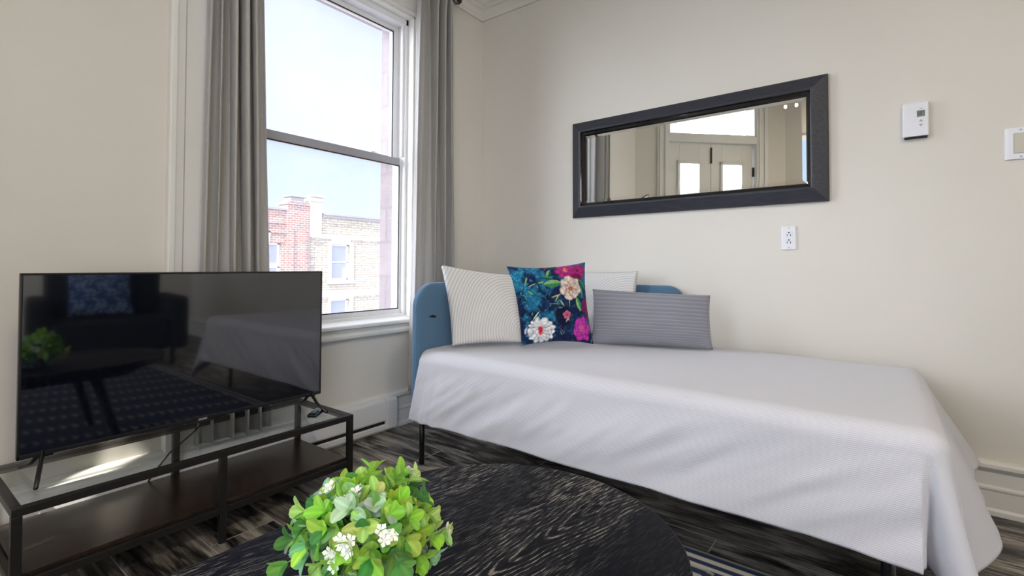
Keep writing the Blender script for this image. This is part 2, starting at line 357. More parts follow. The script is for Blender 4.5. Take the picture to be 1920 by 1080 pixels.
# ------------------------------------------------------------------ room shell
CZ = 2.80
XB, YB = 5.2, -3.70           # far right wall and back wall
D0 = Vector((0, -2.51, 0)); DT = Vector((.719, -.695, 0)).normalized(); DN = Vector((-DT.y, DT.x, 0))   # diagonal wall, DN points into the room
DL = 1.712
D1 = D0+DT*DL
struct(MB().prism([(-.3, .3), (-.3, -2.6), (D1.x-.25, YB-.3), (XB+.3, YB-.3), (XB+.3, .3)], 'z', -.15, 0).build('floor', 'floor_tiles'))
struct(MB().prism([(-.4, .3), (-.4, -2.65), (D1.x-.35, YB-.3), (XB+.3, YB-.3), (XB+.3, .3)], 'z', CZ, CZ+.15).build('ceiling', 'ceiling_paint'))
struct(MB().box(-.3, XB+.2, 0, .2, 0, CZ).build('wall_right', 'wall_paint'))
WY0, WY1, WZ0, WZ1 = -1.62, -.575, .575, 2.255     # window opening
w = MB(); TH = -.15
w.box(TH, 0, WY1, .0, 0, CZ); w.box(TH, 0, -2.51, WY0, 0, CZ); w.box(TH, 0, WY0, WY1, 0, WZ0); w.box(TH, 0, WY0, WY1, WZ1, CZ)
struct(w.build('wall_left', 'wall_paint'))
w = MB(); w.box(D1.x-.05, 2.2, YB-.2, YB, 0, CZ).box(4.4, XB, YB-.2, YB, 0, CZ).box(2.2, 4.4, YB-.2, YB, 0, .5).box(2.2, 4.4, YB-.2, YB, 2.35, CZ)
struct(w.build('wall_back', 'wall_paint'))
w2 = sempty('added_window', (3.3, YB, .5)); m_ = MB()  # unseen window added in the back wall to let in more light
for q in [(2.2, 2.26, .5, 2.35), (4.34, 4.4, .5, 2.35), (3.26, 3.34, .5, 2.35), (2.2, 4.4, .5, .56), (2.2, 4.4, 2.29, 2.35), (2.2, 4.4, 1.40, 1.45)]: m_.box(q[0], q[1], YB-.14, YB-.08, q[2], q[3])
m_.build('window_frame', 'vinyl', w2, T=shift((3.3, YB, .5))); MB().box(2.2, 4.4, YB-.112, YB-.108, .5, 2.35).build('pane', 'clear_glass', w2, T=shift((3.3, YB, .5)))
struct(MB().box(XB, XB+.2, YB, 0, 0, CZ).build('wall_far', 'wall_paint'))
def dg(s, n, z): return D0+DT*s+DN*n+Vector((0, 0, z))
def dbox(mb, s0, s1, n0, n1, z0, z1): return mb.box(s0, s1, n0, n1, z0, z1, T=lambda v: dg(v.x, v.y, v.z))
DS0, DS1 = .37, 1.37    # balcony door opening along the diagonal
w = MB(); dbox(w, -.12, DS0, -.2, 0, 0, CZ); dbox(w, DS1, DL+.12, -.2, 0, 0, CZ); dbox(w, DS0, DS1, -.2, 0, 2.72, CZ); dbox(w, DS0, DS1, -.2, 0, 2.2, 2.27)
struct(w.build('wall_diagonal', 'wall_paint'))

# crown moulding
CP = [(0, 2.455), (.012, 2.455), (.016, 2.470), (.020, 2.478), (.022, 2.515), (.034, 2.522), (.034, 2.532), (.055, 2.545), (.080, 2.59), (.115, 2.66), (.17, 2.72), (.20, 2.75), (.20, CZ), (0, CZ)]
struct(MB().prism([(p[0], p[1]) for p in CP], 'y', -2.6, 0).build('trim_1', 'ceiling_paint'))
struct(MB().prism([(-p[0], p[1]) for p in CP], 'x', 0, XB).build('trim_2', 'ceiling_paint'))
# baseboards
BP = [(0, 0), (.024, 0), (.024, .018), (.018, .026), (.018, .085), (.022, .090), (.022, .098), (.016, .104), (.016, .150), (.020, .155), (.034, .168), (.034, .182), (.022, .188), (.010, .190), (0, .190)]
struct(MB().prism([(-y, z) for y, z in BP], 'x', 0, XB).build('baseboard_right', 'trim_paint', bevel=.002))
struct(MB().prism([(y, z) for y, z in BP], 'y', -2.5, -.0).build('baseboard_left', 'trim_paint', bevel=.002))
struct(MB().box(D1.x, XB, YB, YB+.02, 0, .18).build('baseboard_back', 'trim_paint'))

# window
win = sempty('window_1', (-.12, -1.1, WZ0)); WT = shift((-.12, -1.1, WZ0))
f = MB(); a, b = -.15, -.045
f.box(a, b, WY0, WY0+.03, WZ0, WZ1); f.box(a, b, WY1-.028, WY1, WZ0, WZ1); f.box(a, b, WY0, WY1, WZ1-.045, WZ1); f.box(a, b-.01, WY0, WY1, WZ0, WZ0+.022)
f.box(-.075, -.055, WY1-.042, WY1-.02, 1.47, WZ1-.045)    # side track
f.build('window_frame', 'vinyl', win, bevel=.003, T=WT)
# lower sash (inner)
def sash(name, x0, x1, y0, y1, z0, z1, wl, wr, wt, wb, pane_m, top_m='vinyl'):
    s = MB(); s.box(x0, x1, y0, y0+wl, z0, z1); s.box(x0, x1, y1-wr, y1, z0, z1); s.box(x0, x1, y0+wl, y1-wr, z0, z0+wb); s.box(x0, x1, y0+wl, y1-wr, z1-wt, z1, mi=1)
    o = s.build(name, ['vinyl', top_m], win, T=WT)
    g = MB(); t = .005; xm = x1-.004
    g.box(xm, x1+.0015, y0+wl, y0+wl+t, z0+wb, z1-wt); g.box(xm, x1+.0015, y1-wr-t, y1-wr, z0+wb, z1-wt); g.box(xm, x1+.0015, y0+wl, y1-wr, z0+wb, z0+wb+t); g.box(xm, x1+.0015, y0+wl, y1-wr, z1-wt-t, z1-wt)
    q = g.build('gasket', 'black_gasket', o)
    q.parent = o; 
    for v in q.data.vertices: v.co = WT(v.co)
    p_ = MB(); p_.box((x0+x1)/2-.002, (x0+x1)/2+.002, y0+wl, y1-wr, z0+wb, z1-wt); q = p_.build('pane', pane_m, o)
    for v in q.data.vertices: v.co = WT(v.co)
    return o
sash('lower_sash', -.105, -.075, WY0+.02, -.592, WZ0+.018, 1.462, .03, .022, .040, .026, 'dusty_glass', 'rail_grey')
sash('upper_sash', -.145, -.110, WY0+.02, -.592, 1.43, 2.215, .03, .045, .030, .03, 'dusty_glare_glass_upper')
l_ = MB(); l_.box(-.112, -.085, -.80, -.755, 1.462, 1.470).box(-.105, -.093, -.79, -.765, 1.470, 1.476); l_.build('sash_lock', 'vinyl', win, T=WT, bevel=.002)
# inner reveal, casing and sill
t = MB()
t.box(-.045, .0, WY0, WY0+.012, WZ0, WZ1); t.box(-.045, .0, WY1-.012, WY1, WZ0, WZ1); t.box(-.045, .0, WY0, WY1, WZ1-.012, WZ1)
def casing(y0, y1, z0, z1, sgn):
    # profile across the width (0 = inner edge)
    wd = abs(y1-y0); yi = y1 if sgn < 0 else y0
    pr = [(0, 0), (0, .014), (.012, .020), (.022, .014), (wd*.62, .014), (wd*.66, .024), (wd*.80, .026), (wd*.86, .032), (wd*.97, .032), (wd, .026), (wd, 0)]
    t.prism([(x, yi+sgn*d) for d, x in pr], 'z', z0, z1)
casing(-1.765, WY0, .03, 2.40, -1); casing(WY1, -.43, .03, 2.40, 1)
wd = .15; pr = [(0, 0), (0, .014), (.012, .020), (.022, .014), (wd*.62, .014), (wd*.66, .024), (wd*.80, .026), (wd*.86, .032), (wd*.97, .032), (wd, .026), (wd, 0)]
t.prism([(x, WZ1+d) for d, x in pr], 'y', -1.765, -.43)
struct(t.build('trim_3', 'trim_paint', bevel=.0015))
s = MB(); s.prism([(-.10, .560), (-.10, .597), (-.045, .593), (-.04, .582), (.0, .576), (.045, .573), (.052, .568), (.052, .556), (.045, .552), (.018, .550), (.020, .538), (.034, .532), (.040, .520), (.038, .508), (.028, .500), (.0, .497)], 'y', WY0-.06, WY1+.02)
struct(s.build('trim_4', 'trim_paint', bevel=.0015))
# masonry reveal outside
r = MB(); r.box(-.28, -.15, WY1-.010, -.30, -1, 2.9).box(-.28, -.15, -2.0, WY0+.012, -1, 2.9).box(-.32, -.15, WY0, WY1-.02, .45, .565).box(-.28, -.15, WY0, WY1-.02, 2.25, 2.9)
struct(r.build('trim_5', 'pale_reveal'))

# balcony doors on the diagonal wall (seen in the wall mirror)
dr = sempty('door_1', tuple(dg(.87, 0, 0))); DTf = shift(dg(.87, 0, 0))
def door_leaf(s0, s1, hs):
    m_ = MB(); st = .125; zb, zt = .55, 1.98
    for q in [(s0, s0+st, 0, 2.19), (s1-st, s1, 0, 2.19), (s0+st, s1-st, 0.0, zb), (s0+st, s1-st, zt, 2.19)]: dbox(m_, q[0], q[1], -.09, -.045, q[2], q[3])
    for q in [(s0+st-.02, s0+st+.008, zb-.02, zt+.02), (s1-st-.008, s1-st+.02, zb-.02, zt+.02), (s0+st-.02, s1-st+.02, zb-.02, zb+.008), (s0+st-.02, s1-st+.02, zt-.008, zt+.02)]: dbox(m_, q[0], q[1], -.046, -.030, q[2], q[3])
    o = m_.build('door_leaf', 'trim_paint', dr, bevel=.003, T=DTf)
    p_ = dbox(MB(), s0+st, s1-st, -.07, -.064, zb, zt).build('pane', 'clear_glass', o, T=DTf)
    h = MB()
    for z in (.3, 1.2, 1.85): dbox(h, hs-.008, hs+.008, -.046, -.030, z, z+.10)
    h.build('hinge', 'black_metal', o, T=DTf)
door_leaf(DS0+.012, .868, DS0+.012); door_leaf(.872, DS1-.012, DS1-.012)
b_ = dbox(MB(), .864, .876, -.044, -.026, 1.98, 2.15).build('bolt', 'black_metal', dr, T=DTf)
fr = MB()
for q in [(DS0, DS0+.02, -.12, 0, 2.27, 2.72), (DS1-.02, DS1, -.12, 0, 2.27, 2.72), (DS0, DS1, -.12, 0, 2.27, 2.29), (DS0, DS1, -.12, 0, 2.70, 2.72)]: dbox(fr, *q)
tr_ = fr.build('transom_frame', 'trim_paint', dr, T=DTf); dbox(MB(), DS0+.02, DS1-.02, -.07, -.066, 2.29, 2.70).build('pane', 'clear_glass', tr_, T=DTf)
t = MB()
for s0, s1 in ((DS0-.13, DS0), (DS1, DS1+.13)):
    dbox(t, s0, s1, 0, .018, 0, 2.78); dbox(t, s0+.02, s0+.05, .018, .03, 0, 2.78); dbox(t, s1-.05, s1-.02, .018, .03, 0, 2.78)
dbox(t, DS0, DS1, 0, .014, 2.195, 2.275)
struct(t.build('trim_6', 'trim_paint', bevel=.002))

# ------------------------------------------------------------------ street outside
struct(MB().box(-60, -.7, -60, 60, -8.2, -8).build('ground', 'street'))
FX = -16
bb = thing('brick_building', 'red brick building across the street with brick chimney pier and arched window', 'building', (FX-4, 3, -8))
BT = shift((FX-4, 3, -8))
def wall_with(mb, x0, x1, y0, y1, z0, z1, holes):
    ys = sorted({y0, y1, *[h[0] for h in holes], *[h[1] for h in holes]}); zs = sorted({z0, z1, *[h[2] for h in holes], *[h[3] for h in holes]})
    for i in range(len(ys)-1):
        for j in range(len(zs)-1):
            cy, cz = (ys[i]+ys[i+1])/2, (zs[j]+zs[j+1])/2
            if not any(h[0] < cy < h[1] and h[2] < cz < h[3] for h in holes): mb.box(x0, x1, ys[i], ys[i+1], zs[j], zs[j+1])
def far_window(par, T, y0, y1, z0, z1):
    f = MB(); fw = .07; x0, x1 = FX-.22, FX-.12
    f.box(x0, x1, y0, y0+fw, z0, z1).box(x0, x1, y1-fw, y1, z0, z1).box(x0, x1, y0, y1, z1-fw, z1).box(x0, x1, y0, y1, z0, z0+fw).box(x0, x1, y0, y1, (z0+z1)/2-.03, (z0+z1)/2+.03)
    o = f.build('window', 'far_frame', par, T=T); MB().box(FX-.20, FX-.18, y0, y1, z0, z1).build('pane', 'far_pane', o, T=T)
bh = [(5.95, 7.10, -.2, 1.62), (3.2, 4.3, -.2, 1.62), (5.95, 7.1, -4, -1.9)]
m_ = MB(); wall_with(m_, FX-.3, FX, -6, 7.3, -8, 2.86, bh); m_.box(FX-8, FX-.3, -6, 7.2, -8, 2.2); m_.build('wall', 'red_brick', bb, T=BT)
for h in bh: far_window(bb, BT, *h)
m_ = MB().box(FX-.5, FX+.12, 7.28, 8.17, -8, 3.10).box(FX-.55, FX+.18, 7.22, 8.175, 3.10, 3.18); m_.build('pier', 'red_brick', bb, T=BT)
m_ = MB().box(FX-.48, FX+.10, 7.34, 8.12, 3.18, 3.26).box(FX-.40, FX+.0, 7.44, 8.0, 3.26, 3.40).box(FX-.5, FX+.06, 7.38, 8.08, 3.40, 3.47); m_.build('pier_cap', 'coping_grey', bb, T=BT, bevel=.03)
m_ = MB()
for a_ in (7.42, 7.92): m_.box(FX+.12, FX+.17, a_, a_+.10, -8, 2.2)
m_.box(FX, FX+.06, -6, 7.28, 2.35, 2.42).box(FX, FX+.06, -6, 7.28, 1.98, 2.04); m_.build('brick_band', 'red_brick', bb, T=BT)
MB().box(FX-.35, FX+.08, -6, 7.26, 2.86, 2.93).build('coping', 'coping_grey', bb, T=BT)
for y0, y1, z0, z1 in bh[:2]: MB().prism([(y0-.1, z1), (y1+.1, z1), (y1+.18, z1+.2), ((y0+y1)/2, z1+.34), (y0-.18, z1+.2)], 'x', FX, FX+.03).build('arch', 'red_brick', bb, T=BT)
for y0, y1, z0, z1 in bh: MB().prism([((y0+y1)/2-.1, z1-.02), ((y0+y1)/2+.1, z1-.02), ((y0+y1)/2+.16, z1+.42), ((y0+y1)/2-.16, z1+.42)], 'x', FX, FX+.06).build('keystone', 'limestone', bb, T=BT); MB().box(FX, FX+.1, y0-.1, y1+.1, z0-.12, z0).build('sill', 'limestone', bb, T=BT)

sb = thing('stone_building', 'pale rough stone building across the street with stone chimney pier', 'building', (FX-4, 14, -8)); ST = shift((FX-4, 14, -8))
sh_ = [(9.2, 10.08, .18, 1.66), (9.2, 10.08, -2.2, -.62), (12.2, 13.1, .18, 1.66), (12.2, 13.1, -2.2, -.62), (15.2, 16.1, .18, 1.66)]
m_ = MB(); wall_with(m_, FX-.3, FX, 8.19, 22, -8, 2.72, sh_); m_.box(FX-8, FX-.3, 8.2, 22, -8, 2.2); m_.build('wall', 'rubble_stone', sb, T=ST)
for h in sh_: far_window(sb, ST, *h)
m_ = MB().box(FX-.35, FX+.08, 8.79, 22, 2.72, 2.88).box(FX-.35, FX+.14, 8.79, 22, 2.82, 2.88); m_.build('coping', 'coping_grey', sb, T=ST)
m_ = MB().box(FX-.5, FX+.1, 8.19, 8.70, 1.9, 3.30); m_.build('pier', 'limestone', sb, T=ST)
m_ = MB().box(FX-.55, FX+.16, 8.18, 8.76, 3.30, 3.36).box(FX-.6, FX+.20, 8.18, 8.80, 3.48, 3.56).box(FX-.5, FX+.1, 8.19, 8.7, 3.36, 3.48); m_.build('pier_cap', 'limestone', sb, T=ST, bevel=.02)
m_ = MB().box(FX, FX+.05, 8.30, 22, 1.86, 2.06).box(FX, FX+.06, 8.30, 22, -.52, -.24)
for y0, y1, z0, z1 in sh_: m_.box(FX, FX+.07, y0-.16, y1+.2, z0-.16, z0).box(FX, FX+.05, y0-.12, y0, z0, z1+.1).box(FX, FX+.05, y1, y1+.18, z0, z1+.1).box(FX, FX+.05, y0, y1, z1, z1+.2)
m_.build('stone_surround', 'limestone', sb, T=ST)

# ------------------------------------------------------------------ electric heater
HT = shift((0.05, -1.5, 0)); ht = thing('baseboard_heater', 'long white electric baseboard heater on the wall under the window', 'heater', (0.05, -1.5, 0))
MB().prism([(.036, .062), (.060, .066), (.066, .075), (.066, .160), (.060, .172), (.036, .176)], 'y', -2.42, -.80).build('cover', 'heater_enamel', ht, T=HT, bevel=.002)
MB().prism([(.036, .020), (.066, .024), (.067, .160), (.061, .174), (.036, .178)], 'y', -.798, -.728).build('end_cap', 'heater_enamel', ht, T=HT, bevel=.003)
MB().box(.036, .052, -2.42, -.80, .03, .066).build('grille', 'dark_gap', ht, T=HT)
MB().prism([(.036, .022), (.062, .024), (.064, .046), (.058, .050), (.036, .046)], 'y', -2.42, -.80).build('lower_lip', 'heater_enamel', ht, T=HT, bevel=.001)

# ------------------------------------------------------------------ curtains and rod
def curtain(name, label, y0t, y1t, y0b, y1b, xc, zt, zb, nf, seed, amp):
    rnd = random.Random(seed); ph = [rnd.uniform(0, 6.28) for _ in range(6)]; z0 = zb
    offs = [rnd.uniform(-.35, .35) for _ in range(nf+2)]
    def fn(u, v):
        z = zb+(zt-zb)*v
        ya, yb_ = y0b+(y0t-y0b)*v, y1b+(y1t-y1b)*v
        uu = u+.012*math.sin(u*9+ph[0]+v*2.0)*(1-v*.4)
        y = ya+(yb_-ya)*uu
        k = u*nf; i = int(min(k, nf-1e-6)); w_ = offs[i]*(1-(k-i))+offs[i+1]*(k-i)
        am = amp*(.75+.3*math.sin(u*7+ph[1]))*(1.05-.35*(1-v)**3)
        p1 = 2*math.pi*k+w_*2.2+.35*math.sin(v*2.6+u*5+ph[2])
        x = xc+am*math.sin(p1)+.22*am*math.sin(2*p1+ph[3]+v)
        y += am*.42*math.cos(p1+.5)
        x += .006*math.sin(v*9+u*21+ph[4])*(1-v)
        if v > .93: x = xc+(x-xc)*(1.0+.15*math.sin((v-.93)/.07*3.1))
        return (x, y, z)
    c = ((xc, (y0t+y1t)/2, zb))
    o = grid_mesh(name, 170, 44, fn, 'curtain_linen', None, thick=.003, T=shift(c)); o.location = c
    return tag(o, label, 'curtain', 'linen curtains on the window rod')
curtain('curtain', 'grey linen curtain left of the window, behind the television', -1.665, -1.485, -1.700, -1.410, .090, 2.42, .20, 5, 3, .046)
curtain('curtain', 'grey linen curtain right of the window, behind the blue headboard', -.655, -.395, -.695, -.335, .105, 2.42, .20, 5, 11, .044)
rd = thing('curtain_rod', 'dark metal curtain rod with wire cage ball end above the window', 'curtain rod', (.10, -1.08, 2.43)); RT = shift((.10, -1.08, 2.43))
MB().tube([(.10, -1.86, 2.432), (.10, -.375, 2.432)], .010, 14).build('rod', 'rod_metal', rd, smooth=True, T=RT)
def cage(c):
    m_ = MB()
    for k in range(7):
        a = math.pi*k/7; m_.tube([(c[0]+.026*math.cos(a)*math.sin(t_), c[1]+.030*math.cos(t_), c[2]+.026*math.sin(a)*math.sin(t_)) for t_ in [j*2*math.pi/20 for j in range(21)]], .0022, 6, cap=False)
    m_.tube([(c[0], c[1]-.03, c[2]), (c[0], c[1]+.035, c[2])], .005, 8); m_.sphere((c[0], c[1]+.033, c[2]), .007, 6)
    m_.build('finial', 'rod_metal', rd, smooth=True, T=RT)
cage((.10, -.345, 2.425)); cage((.10, -1.89, 2.432))
for y in (-1.82, -.385-.03): MB().box(.0, .006, y-.015, y+.015, 2.40, 2.46).box(.0, .10, y-.005, y+.005, 2.418, 2.426).build('bracket', 'rod_metal', rd, T=RT)

# ------------------------------------------------------------------ wall mirror
MC = Vector((1.305, 0, 1.405)); mr = thing('wall_mirror', 'wide rectangular mirror with dark frame on the wall above the daybed', 'mirror', tuple(MC))
MA = -R(.0)
HW, HH = .610, .266
def ring(mb, prof, hw, hh):
    """prof: list of (inset, depth) from the outer edge inwards; mitred frame"""
    vs = []
    for ins, dp in prof:
        for sx, sz in ((-1, -1), (1, -1), (1, 1), (-1, 1)): vs.append((sx*(hw-ins), -dp, sz*(hh-ins)))
    n = len(prof); fs = []
    for i in range(n-1):
        for k in range(4): fs.append((i*4+k, i*4+(k+1) % 4, (i+1)*4+(k+1) % 4, (i+1)*4+k))
    mb.add(vs, fs); return mb
fo = ring(MB(), [(0, .002), (0, .016), (.003, .020), (.052, .042), (.058, .043), (.062, .040)], HW, HH).build('frame', 'mirror_frame_dark', mr)
s_ = fo.modifiers.new('b', 'BEVEL'); s_.width = .0012; s_.segments = 2; s_.limit_method = 'ANGLE'
ring(MB(), [(.060, .041), (.064, .026), (.076, .022), (.080, .016)], HW, HH).build('inner_lip', 'frame_lip', mr)
gi = .078; bv = .018
g = MB(); ring(g, [(gi, .0125), (gi+bv, .0155)], HW, HH)
x_, z_ = HW-gi-bv, HH-gi-bv; g.add([(-x_, -.0155, -z_), (x_, -.0155, -z_), (x_, -.0155, z_), (-x_, -.0155, z_)], [(0, 1, 2, 3)])
g.build('mirror_glass', 'mirror_glass', mr)
MB().box(-HW+.02, HW-.02, -.010, -.001, -HH+.02, HH-.02).build('backing', 'frame_lip', mr)
mr.rotation_euler = (0, -R(.45), 0)

# ------------------------------------------------------------------ thermostat, switch, outlet
th = thing('thermostat', 'white wall thermostat with small grey display right of the mirror', 'thermostat', (2.195, 0, 1.430))
MB().prism([(-.0395, 0), (-.0395, -.022), (-.036, -.026), (.036, -.027), (.0395, -.023), (.0395, 0)], 'z', -.062, .066).build('housing', 'white_plastic', th, bevel=.003)
MB().box(-.034, .034, -.020, -.002, -.067, -.0621).build('vent', 'dark_gap', th)
d_ = MB().box(.003, .027, -.0278, -.0264, .010, .034).build('display', 'lcd', th)
dd = MB()
for (x0, x1, z0, z1) in [(.006, .007, .016, .028), (.006, .011, .027, .029), (.006, .011, .021, .0225), (.010, .0115, .016, .022), (.013, .014, .016, .029), (.013, .018, .027, .029), (.017, .0185, .016, .029), (.013, .018, .016, .0175), (.021, .025, .026, .028)]: dd.box(x0, x1, -.0283, -.0279, z0, z1)
dd.build('digits', 'lcd_ink', d_)
for z, s in ((-.004, 1), (-.022, -1)):
    MB().prism([(.009, z-.004*s), (.021, z-.004*s), (.015, z+.005*s)], 'y', -.0285, -.0264).build('arrow_button', 'grey_mark', th)
MB().box(.011, .020, -.0272, -.0264, .040, .043).build('maker_mark', 'grey_mark', th)
sw = thing('light_switch', 'white square wall plate with ivory rocker switch at right edge', 'light switch', (2.478, 0, 1.305))
MB().prism([(-.040, 0), (-.040, -.003), (-.026, -.009), (.026, -.009), (.040, -.003), (.040, 0)], 'z', -.055, .055).build('wall_plate', 'white_plastic', sw, bevel=.004)
MB().box(-.0185, .0185, -.0098, -.0085, -.0355, .0355).build('gap', 'grey_mark', sw)
MB().prism([(-.0085, -.033), (-.0104, -.033), (-.0145, .033), (-.0085, .033)], 'x', -.0165, .0165).build('rocker', 'ivory_plastic', sw, bevel=.001)
for z in (-.047, .047): MB().tube([(0, -.0075, z), (0, -.0100, z)], .0032, 10).build('screw', 'grey_mark', sw)
ou = thing('power_outlet', 'white wall outlet with two sockets below the mirror', 'outlet', (1.768, 0, .994))
MB().prism([(-.0305, 0), (-.0305, -.002), (-.024, -.008), (.024, -.008), (.0305, -.002), (.0305, 0)], 'z', -.050, .050).build('wall_plate', 'white_plastic', ou, bevel=.003)
for z in (.016, -.016):
    s_ = MB().box(-.0145, .0145, -.0095, -.0078, z-.0135, z+.0135).build('socket', 'white_plastic', ou, bevel=.002)
    h = MB(); h.box(-.0075, -.0050, -.0102, -.0094, z-.008, z+.001).box(.0050, .0075, -.0102, -.0094, z-.008, z+.001); h.tube([(0, -.0094, z+.007), (0, -.0102, z+.007)], .0032, 10)
    h.build('slots', 'black_gasket', s_)
for z in (-.042, .042): MB().tube([(0, -.0072, z), (0, -.0090, z)], .0028, 10).build('screw', 'grey_mark', ou)

# ------------------------------------------------------------------ tv stand
SC = Vector((.270, -1.745, 0)); ts = thing('tv_stand', 'low dark metal television stand with glass top and brown lower shelf', 'tv stand', tuple(SC), rz=R(.7))
SL, SD, SH, TB = .94, .386, .286, .020
x0, x1, y0, y1 = -SD/2, SD/2, -SL/2, SL/2
for x in (x0, x1-TB):
    for y in (y0, -TB/2, y1-TB):
        lg = MB().box(x, x+TB, y, y+TB, 0.004, SH-TB).build('leg', 'black_metal', ts, bevel=.0015)
        MB().tube([(x+TB/2, y+TB/2, 0), (x+TB/2, y+TB/2, .005)], .010, 10).build('foot', 'tv_plastic', lg)
m_ = MB(); m_.box(x0, x0+TB, y0, y1, SH-TB, SH).box(x1-TB, x1, y0, y1, SH-TB, SH).box(x0+TB, x1-TB, y0, y0+TB, SH-TB, SH).box(x0+TB, x1-TB, y1-TB, y1, SH-TB, SH); m_.build('top_frame', 'black_metal', ts, bevel=.0015)
MB().box(x0+.018, x1-.018, y0+.018, y1-.018, SH-.006, SH+.001).build('glass_top', 'table_glass', ts)
m_ = MB()
for ya, yb_ in ((y0+TB, -TB/2), (TB/2, y1-TB)): m_.box(x1-TB+.002, x1-.002, ya, yb_, .090, .112).box(x0+.002, x0+TB-.002, ya, yb_, .090, .112)
for y in (y0, y1-TB): m_.box(x0+TB, x1-TB, y+.002, y+TB-.002, .090, .112)
m_.build('shelf_frame', 'black_metal', ts, bevel=.0015)
MB().box(x0+TB-.001, x1-TB+.001, y0+TB*.9, y1-TB*.9, .108, .122).build('shelf', 'shelf_brown', ts, bevel=.001)

# ------------------------------------------------------------------ television
TC = Vector((.275, -1.742, SH+.001)); tv = thing('television', 'black flat screen television standing on the glass topped stand', 'television', tuple(TC))
TW, TZ0, TZ1 = .8755, .0575, .551
MB().box(-.012, .004, -TW/2, TW/2, TZ0, TZ1).box(.004, .008, -TW/2, TW/2, TZ0, TZ0+.012).box(.004, .008, -TW/2, TW/2, TZ1-.006, TZ1).box(.004, .008, -TW/2, -TW/2+.006, TZ0, TZ1).box(.004, .008, TW/2-.006, TW/2, TZ0, TZ1).build('bezel', 'tv_plastic', tv, bevel=.0015)
MB().box(.0041, .006, -TW/2+.006, TW/2-.006, TZ0+.012, TZ1-.006).build('screen', 'screen_glass', tv)
MB().box(-.055, -.0121, -.30, .30, TZ0+.03, .36).build('back_housing', 'tv_back', tv, bevel=.008)
MB().box(-.006, .0085, -.045, .04, TZ0-.008, TZ0-.0001).build('sensor_bar', 'tv_plastic', tv, bevel=.002)
MB().box(.0086, .0094, -.008, .018, TZ0+.001, TZ0+.007).build('maker_mark', 'tv_silver', tv)
for y in (-.385, .395):
    dy = -.03 if y < 0 else .01
    f = MB(); ym = y
    for s, ln in ((1, .105), (-1, .10)):
        f.tube([(0.0, ym, TZ0+.012), (s*ln*.45, ym+dy*.5, .030), (s*ln, ym+dy, .0062)], [.0062, .0058, .0050], 8)
    f.box(-.008, .006, ym-.02, ym+.02, TZ0-.004, TZ0+.004)
    f.build('foot', 'tv_plastic', tv, smooth=True)
cb = MB(); cb.tube([(-.05, .02, TZ0+.06), (-.07, .03, .02), (-.12, .02, -.02), (-.165, -.03, -.08), (-.18, -.08, -.15), (-.19, -.12, -.24), (-.18, -.2, -.277)], .003, 8).build('power_cable', 'tv_plastic', tv, smooth=True)

rm = thing('remote_control', 'small black remote control lying on the glass right of the television', 'remote', (.350, -1.364, SH+.0015), rz=R(127))
MB().box(-.048, .048, -.019, .019, 0, .014).build('body', 'remote_plastic', rm, bevel=.006, seg=3)
for i in range(3):
    for j in range(3): MB().tube([(.032-i*.013, -.010+j*.010, .0139), (.032-i*.013, -.010+j*.010, .0152)], .003, 8).build('button', 'button_white', rm)
MB().tube([(-.018, 0, .0139), (-.018, 0, .0153)], .0075, 16).build('button', 'button_blue', rm)

# ------------------------------------------------------------------ daybed
BD = Vector((1.35, -.5, 0)); bd = thing('daybed', 'blue upholstered daybed with rounded headboard and thin black legs', 'bed', tuple(BD)); DT_ = shift(BD)
def rounded_panel(a0, a1, z0, z1, r_, side):
    pts = [(a0, z0), (a1, z0)] 
    if side == 'hi': 
        pts += [(a1-r_+r_*math.cos(t), z1-r_+r_*math.sin(t)) for t in [i*math.pi/2/12 for i in range(13)]]+[(a0, z1)]
    else:
        pts += [(a1, z1)]+[(a0+r_-r_*math.sin(t), z1-r_+r_*math.cos(t)) for t in [i*math.pi/2/12 for i in range(13)]]
    return pts
hb = MB().prism(rounded_panel(-1.005, -.012, .20, .788, .105, 'lo'), 'x', .478, .520).build('headboard', 'blue_velvet', bd, T=DT_, bevel=.014, seg=4)
MB().prism(rounded_panel(.478, 1.335, .20, .772, .09, 'hi'), 'y', -.062, -.016).build('back_panel', 'blue_velvet', bd, T=DT_, bevel=.012, seg=4)
MB().prism([(-.945, .640), (-.920, .648), (-.897, .641), (-.905, .634), (-.925, .637)], 'x', .5195, .5212).build('fabric_tear', 'black_gasket', bd, T=DT_)['label'] = 'small dark tear in the blue fabric'
MB().box(.522, 2.17, -.975, -.07, .215, .29).build('frame', 'armchair_fabric', bd, T=DT_, bevel=.01)
MB().box(.525, 2.175, -.965, -.07, .291, .485).build('mattress', 'mattress_fabric', bd, T=DT_, bevel=.03, seg=4)
for x, y in ((.487, -.945), (.487, -.05), (2.10, -.865), (2.10, -.08)): MB().tube([(x, y, 0), (x, y, .216)], .0115, 14).build('leg', 'leg_metal', bd, smooth=True, T=DT_)

